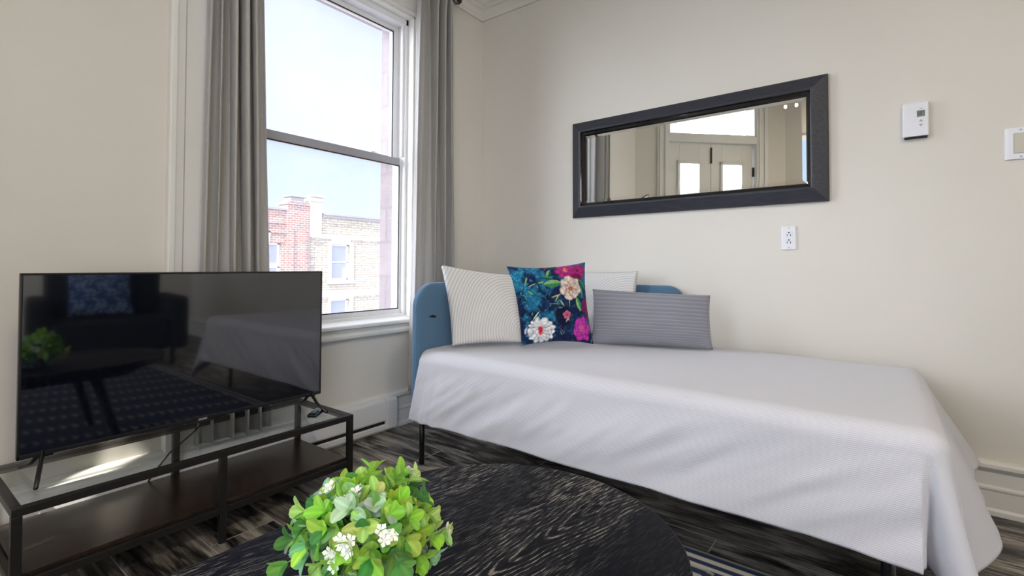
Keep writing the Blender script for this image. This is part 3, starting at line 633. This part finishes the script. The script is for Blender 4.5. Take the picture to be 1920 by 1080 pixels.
# bedspread: flat cloth coordinates (a along bed, b across), draped over the mattress
AX, BY, ZT = 2.165, -.945, .503
def spread(a, b):
    nz = noise.noise(Vector((a*2.2, b*2.2, 3.1)))
    zt = ZT+.006*nz-.010*max(0, (b+.25)/.25)**2 if b > -.25 else ZT+.006*nz
    dx = max(0, a-AX); dy = max(0, BY-b)
    r_ = .055
    if dx <= 0 and dy <= 0: return Vector((a, b, zt))
    rho = math.hypot(dx, dy); phi = math.atan2(dy, dx)    # 0 = foot side, pi/2 = front
    # rounded mattress edge then hang
    arc = r_*math.pi/2
    if rho < arc: t = rho/r_; out = r_*math.sin(t); dn = r_*(1-math.cos(t)); h = 0
    else:
        h = rho-arc; k = phi/(math.pi/2)
        sm = max(0, min(1, (b-BY)/.26)); sm = sm*sm*(3-2*sm)
        fl = (.12+.31*sm+.16*max(0, 1-abs(b+.05)/.10))*(1-k)+.10*k
        if dx > 0 and dy > 0: fl += .14*math.exp(-((k-.50)/.17)**2)-.24*math.exp(-((k-.84)/.09)**2)-.10*math.exp(-((k-.14)/.09)**2)
        q = math.atan(fl); out = r_+h*math.sin(q); dn = r_+h*math.cos(q)
    ex, ey = math.cos(phi), -math.sin(phi)
    x = min(a, AX)+ex*out; y = max(b, BY)+ey*out
    # folds
    hh = max(0, h)
    if dy > 0 and dx <= 0:
        s_ = a
        ed = math.sin(min(1, hh/.27)*math.pi)
        y += -ed*.015*(noise.noise(Vector((s_*3.4+hh*5.5, hh*1.6, 1.0)))+.75*noise.noise(Vector((s_*8+hh*13, hh*3, 5.0)))+.35*noise.noise(Vector((s_*19+hh*24, hh*8, 9.0)))+.42*noise.noise(Vector((s_*17+hh*7, hh*2.2, 4.0))))*min(1, .25+max(0, s_-.52)/.25)
        y += -hh*.05*noise.noise(Vector((s_*2.5, 0, 1.0)))
        y += -hh*.05*math.exp(-((s_-.66)/.022)**2)-hh*.04*math.exp(-((s_-.60)/.018)**2)
        x += -hh*.16*math.exp(-((s_-.5)/.22)**2)
        y -= .02*(hh/.3)*max(0, (s_-1.95)/.215)
    if dx > 0 and dy <= 0:
        x += hh*(.08*noise.noise(Vector((b*3.0, hh*.9, 2.0)))+.035*noise.noise(Vector((b*11, hh*2, 7.0))))
        y -= 0
    if dx > 0 and dy > 0:
        x += ex*hh*.10*noise.noise(Vector((phi*3.0, hh*.9, 2.0)))
    z = zt-dn
    return Vector((x, min(y, -.022), max(z, .004)))
A0, A1, B0, B1 = .523, AX+.375, -.070, BY-.325
A0f = .50
def sfn(u, v):
    a = A0+(A1-A0)*u; b = B0+(B1-B0)*v
    p_ = spread(a, b)
    return p_
bs = grid_mesh('bedspread', 300, 190, sfn, 'spread_stripe', None, uvf=lambda u, v: (A0+(A1-A0)*u, B0+(B1-B0)*v), thick=.004, T=shift((1.35, -.5, ZT)), off=1)
bs.location = (1.35, -.5, ZT)
for p_ in bs.data.polygons: pass
tag(bs, 'white finely striped bedspread draped over the daybed down to its hem', 'bedspread')

# ------------------------------------------------------------------ pillows
def pillow(name, label, C4, tf, tb, m, uvs=(1, 1), concave=.05, colf=None, n=40, group=None, puff=.5, ear=0, wr=.0, hang=None, nn=None):
    BL, BR, TR, TL = [Vector(c) for c in C4]; cen = (BL+BR+TR+TL)/4; nrm = (BR-BL).cross(TL-BL).normalized()   # towards the viewer
    W_ = (BR-BL).length; H_ = (TL-BL).length; base = (BL+BR)/2
    def surf(side):
        def fn(u, v):
            s, t = 2*u-1, 2*v-1
            cu = concave*(1-t*t)*s*-1; cv = concave*(1-s*s)*t*-1
            uu = u+cu*.5*abs(s)**1.5; vv = v+cv*.5*abs(t)**1.5
            p_ = BL*(1-uu)*(1-vv)+BR*uu*(1-vv)+TR*uu*vv+TL*(1-uu)*vv
            f_ = max(0, (1-abs(s)**2.4)*(1-abs(t)**2.4))**puff
            tk = tf if side > 0 else tb
            w_ = wr*noise.noise(Vector((u*5, v*5, 3.3+len(name))))*f_
            return p_+nrm*side*(tk*f_)+nrm*w_
        return fn
    vs = []; uv = []; f1 = surf(1); f2 = surf(-1)
    for side, fn in ((0, f1), (1, f2)):
        for j in range(n+1):
            for i in range(n+1): vs.append(tuple(fn(i/n, j/n)-base)); uv.append((i/n*uvs[0], j/n*uvs[1]))
    fs = []; o2 = (n+1)**2
    for j in range(n):
        for i in range(n):
            a_ = j*(n+1)+i; fs.append((a_, a_+1, a_+n+2, a_+n+1)); fs.append((o2+a_, o2+a_+n+1, o2+a_+n+2, o2+a_+1))
    me = bpy.data.meshes.new(name); me.from_pydata(vs, [], fs); me.materials.append(MATS[m])
    ul = me.uv_layers.new(name='UVMap'); idx = np.zeros(len(me.loops), dtype=np.int32); me.loops.foreach_get('vertex_index', idx); ul.data.foreach_set('uv', np.array(uv, dtype=np.float32)[idx].ravel())
    if colf is not None:
        c_ = colf(n); ca = me.color_attributes.new('Col', 'FLOAT_COLOR', 'POINT'); ca.data.foreach_set('color', np.concatenate([c_, c_]).astype(np.float32).ravel())
    bm = bmesh.new(); bm.from_mesh(me); bmesh.ops.remove_doubles(bm, verts=bm.verts, dist=1e-5); bm.to_mesh(me); bm.free()
    for p_ in me.polygons: p_.use_smooth = True
    o = bpy.data.objects.new(name, me); COL.objects.link(o); o.location = base
    return tag(o, label, 'pillow', group)

def floral(n):
    v, u = np.mgrid[0:n+1, 0:n+1]/n; u = u.ravel(); v = v.ravel(); rng = np.random.RandomState(4)
    def vn(f, seed):
        r_ = np.random.RandomState(seed); g = r_.rand(int(f)+3, int(f)+3); x = u*f; y = v*f; i = x.astype(int); j = y.astype(int); fx = x-i; fy = y-j; fx = fx*fx*(3-2*fx); fy = fy*fy*(3-2*fy)
        return g[j, i]*(1-fx)*(1-fy)+g[j, i+1]*fx*(1-fy)+g[j+1, i]*(1-fx)*fy+g[j+1, i+1]*fx*fy
    f1 = .5*vn(4, 1)+.3*vn(9, 2)+.2*vn(22, 3); f2 = vn(60, 5)*.5+vn(30, 8)*.5; f3 = vn(90, 9)
    def mixc(c, d, w): w = np.clip(w, 0, 1)[:, None]; return c*(1-w)+d*w
    navy = np.array([[.006, .012, .055]]); teal = np.array([[.012, .14, .26]]); cy_ = np.array([[.03, .28, .40]])
    C = np.repeat(navy, len(u), 0)
    left = np.clip(1-(u-.05)/.55, 0, 1)
    C = mixc(C, teal, (f1-.47)*7+left*.7-.25); C = mixc(C, cy_, (f1*.6+f2*.7-.68)*6*(left*.9+.25))
    C = mixc(C, np.array([[.01, .03, .12]]), (f3-.62)*3)
    # dark centre block
    C = mixc(C, np.array([[.005, .006, .03]]), np.clip(1-((u-.58)/.13)**2-((v-.33)/.16)**2, 0, 1)*2.0)
    def flower(cu, cv, rr, npet, inner, col1, col2, ccol, seed, sq=1.0, crad=.28):
        nonlocal C
        wx = (vn(11, 21+int(seed*3))-.5)*rr*.30; wy = (vn(11, 40+int(seed*3))-.5)*rr*.30; dx = u-cu+wx; dy = (v-cv)*sq+wy; r_ = np.hypot(dx, dy); th = np.arctan2(dy, dx)
        for ring_, sc in enumerate((1.0, .78, .55)):
            R_ = rr*sc*(.86+.14*np.abs(np.cos(th*npet/2+ring_*.9+seed)))
            w = np.clip((R_-r_)/(rr*.06), 0, 1)
            sh = .80+.22*np.cos(th*npet+ring_*1.8+seed*2)+.70*(f2-.5)
            pet = col1[None, :]*np.clip(sh, 0, 1.3)[:, None]*(1.0-.10*ring_)+col2[None, :]*np.clip(1-r_/(R_+1e-6), 0, 1)[:, None]*.5
            edge = np.clip(1-np.abs(r_-R_*.96)/(rr*.07), 0, 1)*.35
            pet = pet*(1-edge[:, None])
            C = C*(1-w[:, None])+pet*w[:, None]
        w = np.clip((rr*crad*(.8+.4*f3)-r_)/(rr*.1), 0, 1); cc = ccol[None, :]*(.5+f3)[:, None]; C = C*(1-w[:, None])+cc*w[:, None]
    def leaf(cu, cv, ln, wd_, ang, col, col2):
        nonlocal C
        dx = u-cu; dy = v-cv; a_ = math.radians(ang); x = dx*math.cos(a_)+dy*math.sin(a_); y = -dx*math.sin(a_)+dy*math.cos(a_); t = x/ln
        wdt = wd_*np.clip(np.sin(np.clip(t, 0, 1)*math.pi), 0, 1)**.7
        w = np.clip((wdt-np.abs(y))/.006, 0, 1)*((t > 0) & (t < 1)); c_ = np.where((y > 0)[:, None], np.array([col]), np.array([col2]))*(.6+.8*f2)[:, None]
        C = C*(1-w[:, None])+c_*w[:, None]
    rl_ = np.random.RandomState(12)
    for _ in range(60):
        leaf(rl_.rand(), rl_.rand(), .03+.07*rl_.rand(), .004+.010*rl_.rand(), rl_.rand()*360, [(.03, .20, .12), (.10, .32, .20), (.35, .42, .30), (.02, .05, .16), (.30, .05, .18)][rl_.randint(5)], (.02, .10, .12))
    g1 = (.04, .22, .10); g2 = (.22, .42, .16); g3 = (.012, .075, .06); dk = (.005, .012, .03)
    mag = np.array([.42, .015, .20]); mag2 = np.array([.7, .12, .38]); red = np.array([.5, .04, .05])
    flower(.70, .91, .13, 7, 0, mag, mag2, np.array([.75, .20, .12]), 1.0); flower(.88, .88, .11, 6, 0, mag*.9, mag2, np.array([.2, .01, .05]), 2.0); flower(.83, .77, .09, 5, 0, mag*.5, mag, np.array([.03, .0, .02]), 3.0)
    for a_ in [(.38, .72, .24, .055, 4, g2, g1), (.30, .74, .10, .012, 10, g2, g2), (.84, .79, .2, .035, -50, g1, g3), (.86, .70, .16, .04, -80, (.05, .28, .2), g3), (.80, .55, .18, .04, -75, g1, g2), (.52, .80, .15, .03, 170, g3, g1), (.45, .83, .12, .035, 60, g2, g3),
               (.14, .72, .13, .012, 65, g2, g2), (.16, .66, .10, .02, -40, g1, g2), (.18, .70, .12, .010, 20, (.5, .6, .5), g2), (.10, .62, .10, .01, -70, g2, g1),
               (.45, .55, .15, .012, 15, (.55, .5, .25), g2), (.50, .50, .14, .016, 50, (.5, .42, .3), g3), (.40, .48, .18, .01, -5, (.35, .3, .2), dk), (.56, .52, .1, .012, -60, (.6, .6, .55), g2),
               (.68, .42, .22, .010, 84, (.6, .6, .3), g2), (.60, .24, .13, .012, 50, (.5, .5, .4), g2), (.66, .25, .12, .01, 110, (.4, .5, .3), g2), (.16, .28, .16, .012, 45, (.7, .7, .6), g2), (.05, .12, .1, .03, 70, (.5, .55, .65), (.1, .15, .2))]: leaf(*a_)
    cream = np.array([.78, .64, .56]); wht = np.array([.80, .82, .84])
    flower(.735, .66, .155, 7, 0, cream, np.array([.25, .2, .18]), np.array([.40, .10, .05]), .4, 1.0, .26)
    flower(.27, .155, .20, 13, 0, wht, np.array([.2, .2, .2]), np.array([.50, .02, .04]), 1.5, 1.15, .25)
    flower(.63, .335, .055, 5, 0, np.array([.5, .12, .2]), mag2, red*.4, 2.2); flower(.95, .42, .09, 5, 0, np.array([.16, .015, .12]), mag, red*.4, .8, .7)
    flower(.84, .155, .135, 6, 0, np.array([.50, .02, .36]), np.array([.6, .2, .5]), np.array([.55, .12, .10]), 2.6, .85, .22)
    C = C*(.85+.3*f3)[:, None]
    return np.concatenate([np.clip(C, 0, 1), np.ones((len(u), 1))], 1)

pillow('throw_pillow', 'pale striped pillow leaning on the blue headboard, left of the floral one', [(.606, -.885, .515), (.812, -.615, .515), (.752, -.615, .822), (.536, -.888, .868)], .045, .028, 'pillow_stripe', (.42, .38), .06, wr=.012, group='pale striped pillows')
pillow('throw_pillow', 'pale striped pillow against the wall, mostly hidden behind the grey lumbar pillow', [(.74, -.150, .505), (1.135, -.150, .505), (1.118, -.095, .842), (.75, -.095, .842)], .03, .03, 'pillow_stripe', (.42, .38), .06, wr=.012, group='pale striped pillows')
pillow('throw_pillow', 'blue floral throw pillow with white and magenta flowers', [(.820, -.668, .512), (1.045, -.423, .512), (.968, -.365, .884), (.718, -.650, .862)], .060, .045, 'floral_print', (1, 1), .09, colf=floral, n=230, wr=.006)
pillow('throw_pillow', 'long grey ribbed lumbar pillow lying right of the floral one', [(1.015, -.39, .508), (1.506, -.205, .508), (1.482, -.160, .740), (.998, -.345, .757)], .055, .045, 'lumbar_grey', (1, 1), .03, wr=.01)

# ------------------------------------------------------------------ coffee table
TCN = Vector((1.563, -1.777, 0)); ct = thing('coffee_table', 'black oak coffee table with rounded ends in front of the daybed', 'coffee table', (TCN.x, -2.15, 0)); rr = .3243
def stadium(r_, y0, y1, n=32): return [(r_*math.cos(t), y1+r_*math.sin(t)) for t in [math.pi*i/n for i in range(n+1)]]+[(r_*math.cos(t), y0+r_*math.sin(t)) for t in [math.pi+math.pi*i/n for i in range(n+1)]]
ya, yb_ = -2.62+2.15, -1.777+2.15
MB().prism(stadium(rr, ya, yb_), 'z', .372, .400).build('tabletop', 'black_oak', ct, bevel=.004, seg=3)
MB().prism(stadium(rr-.10, ya, yb_), 'z', .33, .3719).build('apron', 'black_oak', ct)
for sx in (-1, 1):
    for y, dy in ((ya, -1), (yb_, 1)): MB().tube([(sx*(rr-.13), y, .35), (sx*(rr-.082), y+dy*.086, .03), (sx*(rr-.08), y+dy*.09, .0105), (sx*(rr-.08), y+dy*.09, .0100)], [.022, .0135, .013, .013], 14).build('leg', 'black_oak', ct, smooth=True)

# ------------------------------------------------------------------ plant
PC = Vector((1.482, -1.965, .4005)); pp = thing('potted_plant', 'small artificial green plant with white flowers in a grey pot on the coffee table', 'plant', tuple(PC))
MB().lathe([(.001, 0), (.036, 0), (.041, .01), (.050, .065), (.053, .078), (.047, .078), (.044, .066), (.001, .064)], (0, 0, 0), 32).build('pot', 'pot_glaze', pp, smooth=True)
MB().lathe([(.001, .069), (.045, .069), (.046, .062), (.001, .060)], (0, 0, 0), 20).build('soil', 'soil', pp)
rnd = random.Random(21); lv = []; lf = []; lc = []; st = MB(); fl_pos = []
def add_leaf(p_, d, up, ln, wd_, col, curl):
    d = d.normalized(); sd = d.cross(up); 
    if sd.length < 1e-3: sd = d.orthogonal()
    sd.normalize(); nn = sd.cross(d).normalized(); b = len(lv); NL = 6
    for i in range(NL+1):
        t = i/NL; w_ = wd_*(math.sin(math.pi*min(1, t**1.25*.90+.04))**.62); 
        if i == NL: w_ = wd_*.30
        c_ = p_+d*ln*t-nn*curl*ln*t*t
        for k in (-1, -.5, 0, .5, 1):
            lv.append(tuple(c_+sd*w_*k+nn*(abs(k)**1.5*w_*.35)))
            s = 1.0+(.16 if k == 0 else 0)-(.10 if abs(k) == .5 else 0)
            lc.append((min(1, col[0]*s), min(1, col[1]*s), min(1, col[2]*s), 1))
    for i in range(NL):
        for k in range(4): q = b+i*5+k; lf.append((q, q+1, q+6, q+5))
PAL = [(.38, .62, .06), (.46, .68, .09), (.30, .55, .07), (.16, .40, .08), (.24, .46, .20), (.42, .62, .40), (.52, .72, .20), (.08, .27, .07), (.48, .66, .50), (.34, .58, .08), (.44, .64, .12)]
NS = 66
for i in range(NS):
    ct_ = 1-(i+.5)/NS*1.08; ph = i*2.39996; sn = math.sqrt(max(0, 1-ct_*ct_)); dr_ = Vector((sn*math.cos(ph), sn*math.sin(ph), ct_)); rl = rnd.uniform(.82, 1.22)
    tip = Vector((0, 0, .054))+Vector((dr_.x*.094, dr_.y*.094, dr_.z*.078))*rl
    base = Vector((dr_.x*.02, dr_.y*.02, .06)); mid = base.lerp(tip, .6)+Vector((0, 0, .012))
    st.tube([base, mid, tip], [.0016, .0013, .0009], 5)
    dd_ = (tip-mid).normalized(); col = rnd.choice(PAL); 
    for lvl, (c_, num) in enumerate(((tip, 4), (mid.lerp(tip, .45), 3), (mid, 2))):
        a0 = rnd.uniform(0, 6.28); ort = dd_.orthogonal().normalized(); o2 = dd_.cross(ort)
        for k in range(num):
            a = a0+k*2*math.pi/num+rnd.uniform(-.3, .3); sp_ = rnd.uniform(.45, 1.0) if lvl == 0 else rnd.uniform(.8, 1.4)
            dl = dd_+(ort*math.cos(a)+o2*math.sin(a))*sp_; cc = tuple(min(.85, c*rnd.uniform(.95, 1.35)) for c in (col if rnd.random() < .7 else rnd.choice(PAL)))
            add_leaf(c_, dl, dd_, rnd.uniform(.020, .031), rnd.uniform(.0075, .0105), cc, rnd.uniform(.0, .35))
    if i in (2, 7, 11, 17, 19, 26, 31, 38, 44, 50): fl_pos.append((tip+dr_*.012, dr_))
me = bpy.data.meshes.new('foliage'); me.from_pydata(lv, [], lf); me.materials.append(MATS['leaf']); ca = me.color_attributes.new('Col', 'FLOAT_COLOR', 'POINT'); ca.data.foreach_set('color', np.array(lc, dtype=np.float32).ravel())
for p_ in me.polygons: p_.use_smooth = True
fo = bpy.data.objects.new('foliage', me); COL.objects.link(fo); fo.parent = pp
st.build('stems', 'stem_green', pp, smooth=True)
for c_, d in fl_pos:
    m_ = MB(); d = d.normalized(); ort = d.orthogonal().normalized(); o2 = d.cross(ort)
    for q in range(4):
        cc = c_+(ort*math.cos(q*1.6)+o2*math.sin(q*1.6))*.009*(q > 0)+d*rnd.uniform(-.004, .004)
        for k in range(5):
            a = k*2*math.pi/5+q; dl = (ort*math.cos(a)+o2*math.sin(a)); sd = d.cross(dl)
            m_.add([cc, cc+dl*.006+sd*.0035+d*.003, cc+dl*.0095+d*.0045, cc+dl*.006-sd*.0035+d*.003], [(0, 1, 2, 3)])
    m_.tube([c_-d*.016, c_], .0008, 5)
    m_.build('flower', 'petal', pp)

# ------------------------------------------------------------------ rug
RX0, RX1, RY0, RY1 = 1.33, 3.45, -3.0, -.90
nu, nv = 420, 420
V_, U_ = np.mgrid[0:nv+1, 0:nu+1]; X_ = (U_/nu*(RX1-RX0)).ravel(); Y_ = ((1-V_/nv)*(RY1-RY0)).ravel()   # Y_ = distance from the bed side edge
navy = np.array([.010, .022, .070]); cream = np.array([.48, .46, .40]); olive = np.array([.26, .25, .20])
C_ = np.repeat(navy[None], len(X_), 0)
def put(mask, c): C_[mask] = c
ed = np.minimum.reduce([X_, (RX1-RX0)-X_, Y_, (RY1-RY0)-Y_])
inner = ed > .075
band = np.abs((X_+.25*Y_) % .24-.12)
wv = np.sin(Y_*2*math.pi/.045+3.0*np.cos((X_+.25*Y_)*2*math.pi/.24))
put(inner & (band < .045) & (wv > .55), olive*1.1); put(inner & (band < .022) & (wv > .35), cream*.8)
put((ed > .075) & (ed < .088), cream)
put((ed > .030) & (ed < .052), cream); put(ed < .012, olive)
rg = grid_mesh('rug', nu, nv, lambda u, v: ((u-.5)*(RX1-RX0), -(v)*(RY1-RY0), .0085), 'rug_pile', None, colf=np.concatenate([C_, np.ones((len(X_), 1))], 1), thick=.008, off=1)
# grid_mesh winds with v going to -y so the solidify grows downward
rg.location = (RX0+.5*(RX1-RX0), -.885, 0.001); tag(rg, 'navy rug with cream pattern under the coffee table', 'rug')

# ------------------------------------------------------------------ what the television and the mirror reflect, plus the added ceiling lamp
ac = thing('armchair', 'dark armchair reflected in the television screen', 'armchair', (3.75, -1.15, 0), rz=R(8))
MB().box(-.40, .34, -.38, .38, .13, .40).build('seat', 'armchair_fabric', ac, bevel=.04, seg=3)
MB().box(.20, .40, -.40, .40, .39, .84).build('backrest', 'armchair_fabric', ac, bevel=.05, seg=3)
for y in (-.44, .44): MB().box(-.40, .38, y-.07, y+.07, .13, .58).build('armrest', 'armchair_fabric', ac, bevel=.04, seg=3)
for x in (-.33, .33):
    for y in (-.40, .40): MB().tube([(x, y, 0), (x, y, .15)], .018, 10).build('leg', 'leg_metal', ac)
def blue_spots(n):
    v, u = np.mgrid[0:n+1, 0:n+1]/n; u = u.ravel(); v = v.ravel(); s = np.sin(u*37+3*np.sin(v*23))*np.sin(v*31+2*np.sin(u*19)); w = np.clip((s-.1)*3, 0, 1)[:, None]
    return np.concatenate([np.array([[.02, .06, .20]])*(1-w)+np.array([[.35, .45, .6]])*w, np.ones((len(u), 1))], 1)
pillow('cushion', 'blue mottled cushion on the dark armchair, reflected in the television', [(3.72, -1.42, .42), (3.66, -1.00, .42), (3.86, -.97, .79), (3.92, -1.39, .79)][::1], .05, .05, 'floral_print', (1, 1), .06, colf=blue_spots, n=70)

for (x, y) in ADDED_LAMPS:
    c = thing('added_ceiling_lamp', 'round flush ceiling lamp added behind the camera to light the room', 'ceiling lamp', (x, y, CZ), )
    MB().lathe([(.25, -.002), (.25, -.05), (.235, -.06), (.225, -.06), (.225, -.002)], (0, 0, 0), 40).build('rim', 'brass', c, smooth=False)
    MB().lathe([(.001, -.085), (.10, -.08), (.18, -.066), (.224, -.05), (.224, -.045), (.001, -.045)], (0, 0, 0), 40).build('diffuser', 'added_lamp_glow', c, smooth=True)
pl = thing('pendant_lamp', 'small brass pendant lamp with bare bulbs, reflected at the right end of the mirror', 'pendant lamp', (1.48, -2.24, CZ))
MB().lathe([(.001, -.001), (.05, -.001), (.05, -.02), (.001, -.025)], (0, 0, 0), 24).build('canopy', 'brass', pl)
MB().tube([(0, 0, -.02), (0, 0, -.54)], .005, 8).tube([(-.05, 0, -.54), (.05, 0, -.54)], .006, 8).build('stem', 'brass', pl)
for x in (-.04, .04):
    MB().tube([(x, 0, -.54), (x, 0, -.585)], .007, 10).build('socket', 'brass', pl); MB().sphere((x, 0, -.596), .011, 10, (1, 1, 1.4)).build('bulb', 'lamp_bulb', pl, smooth=True)
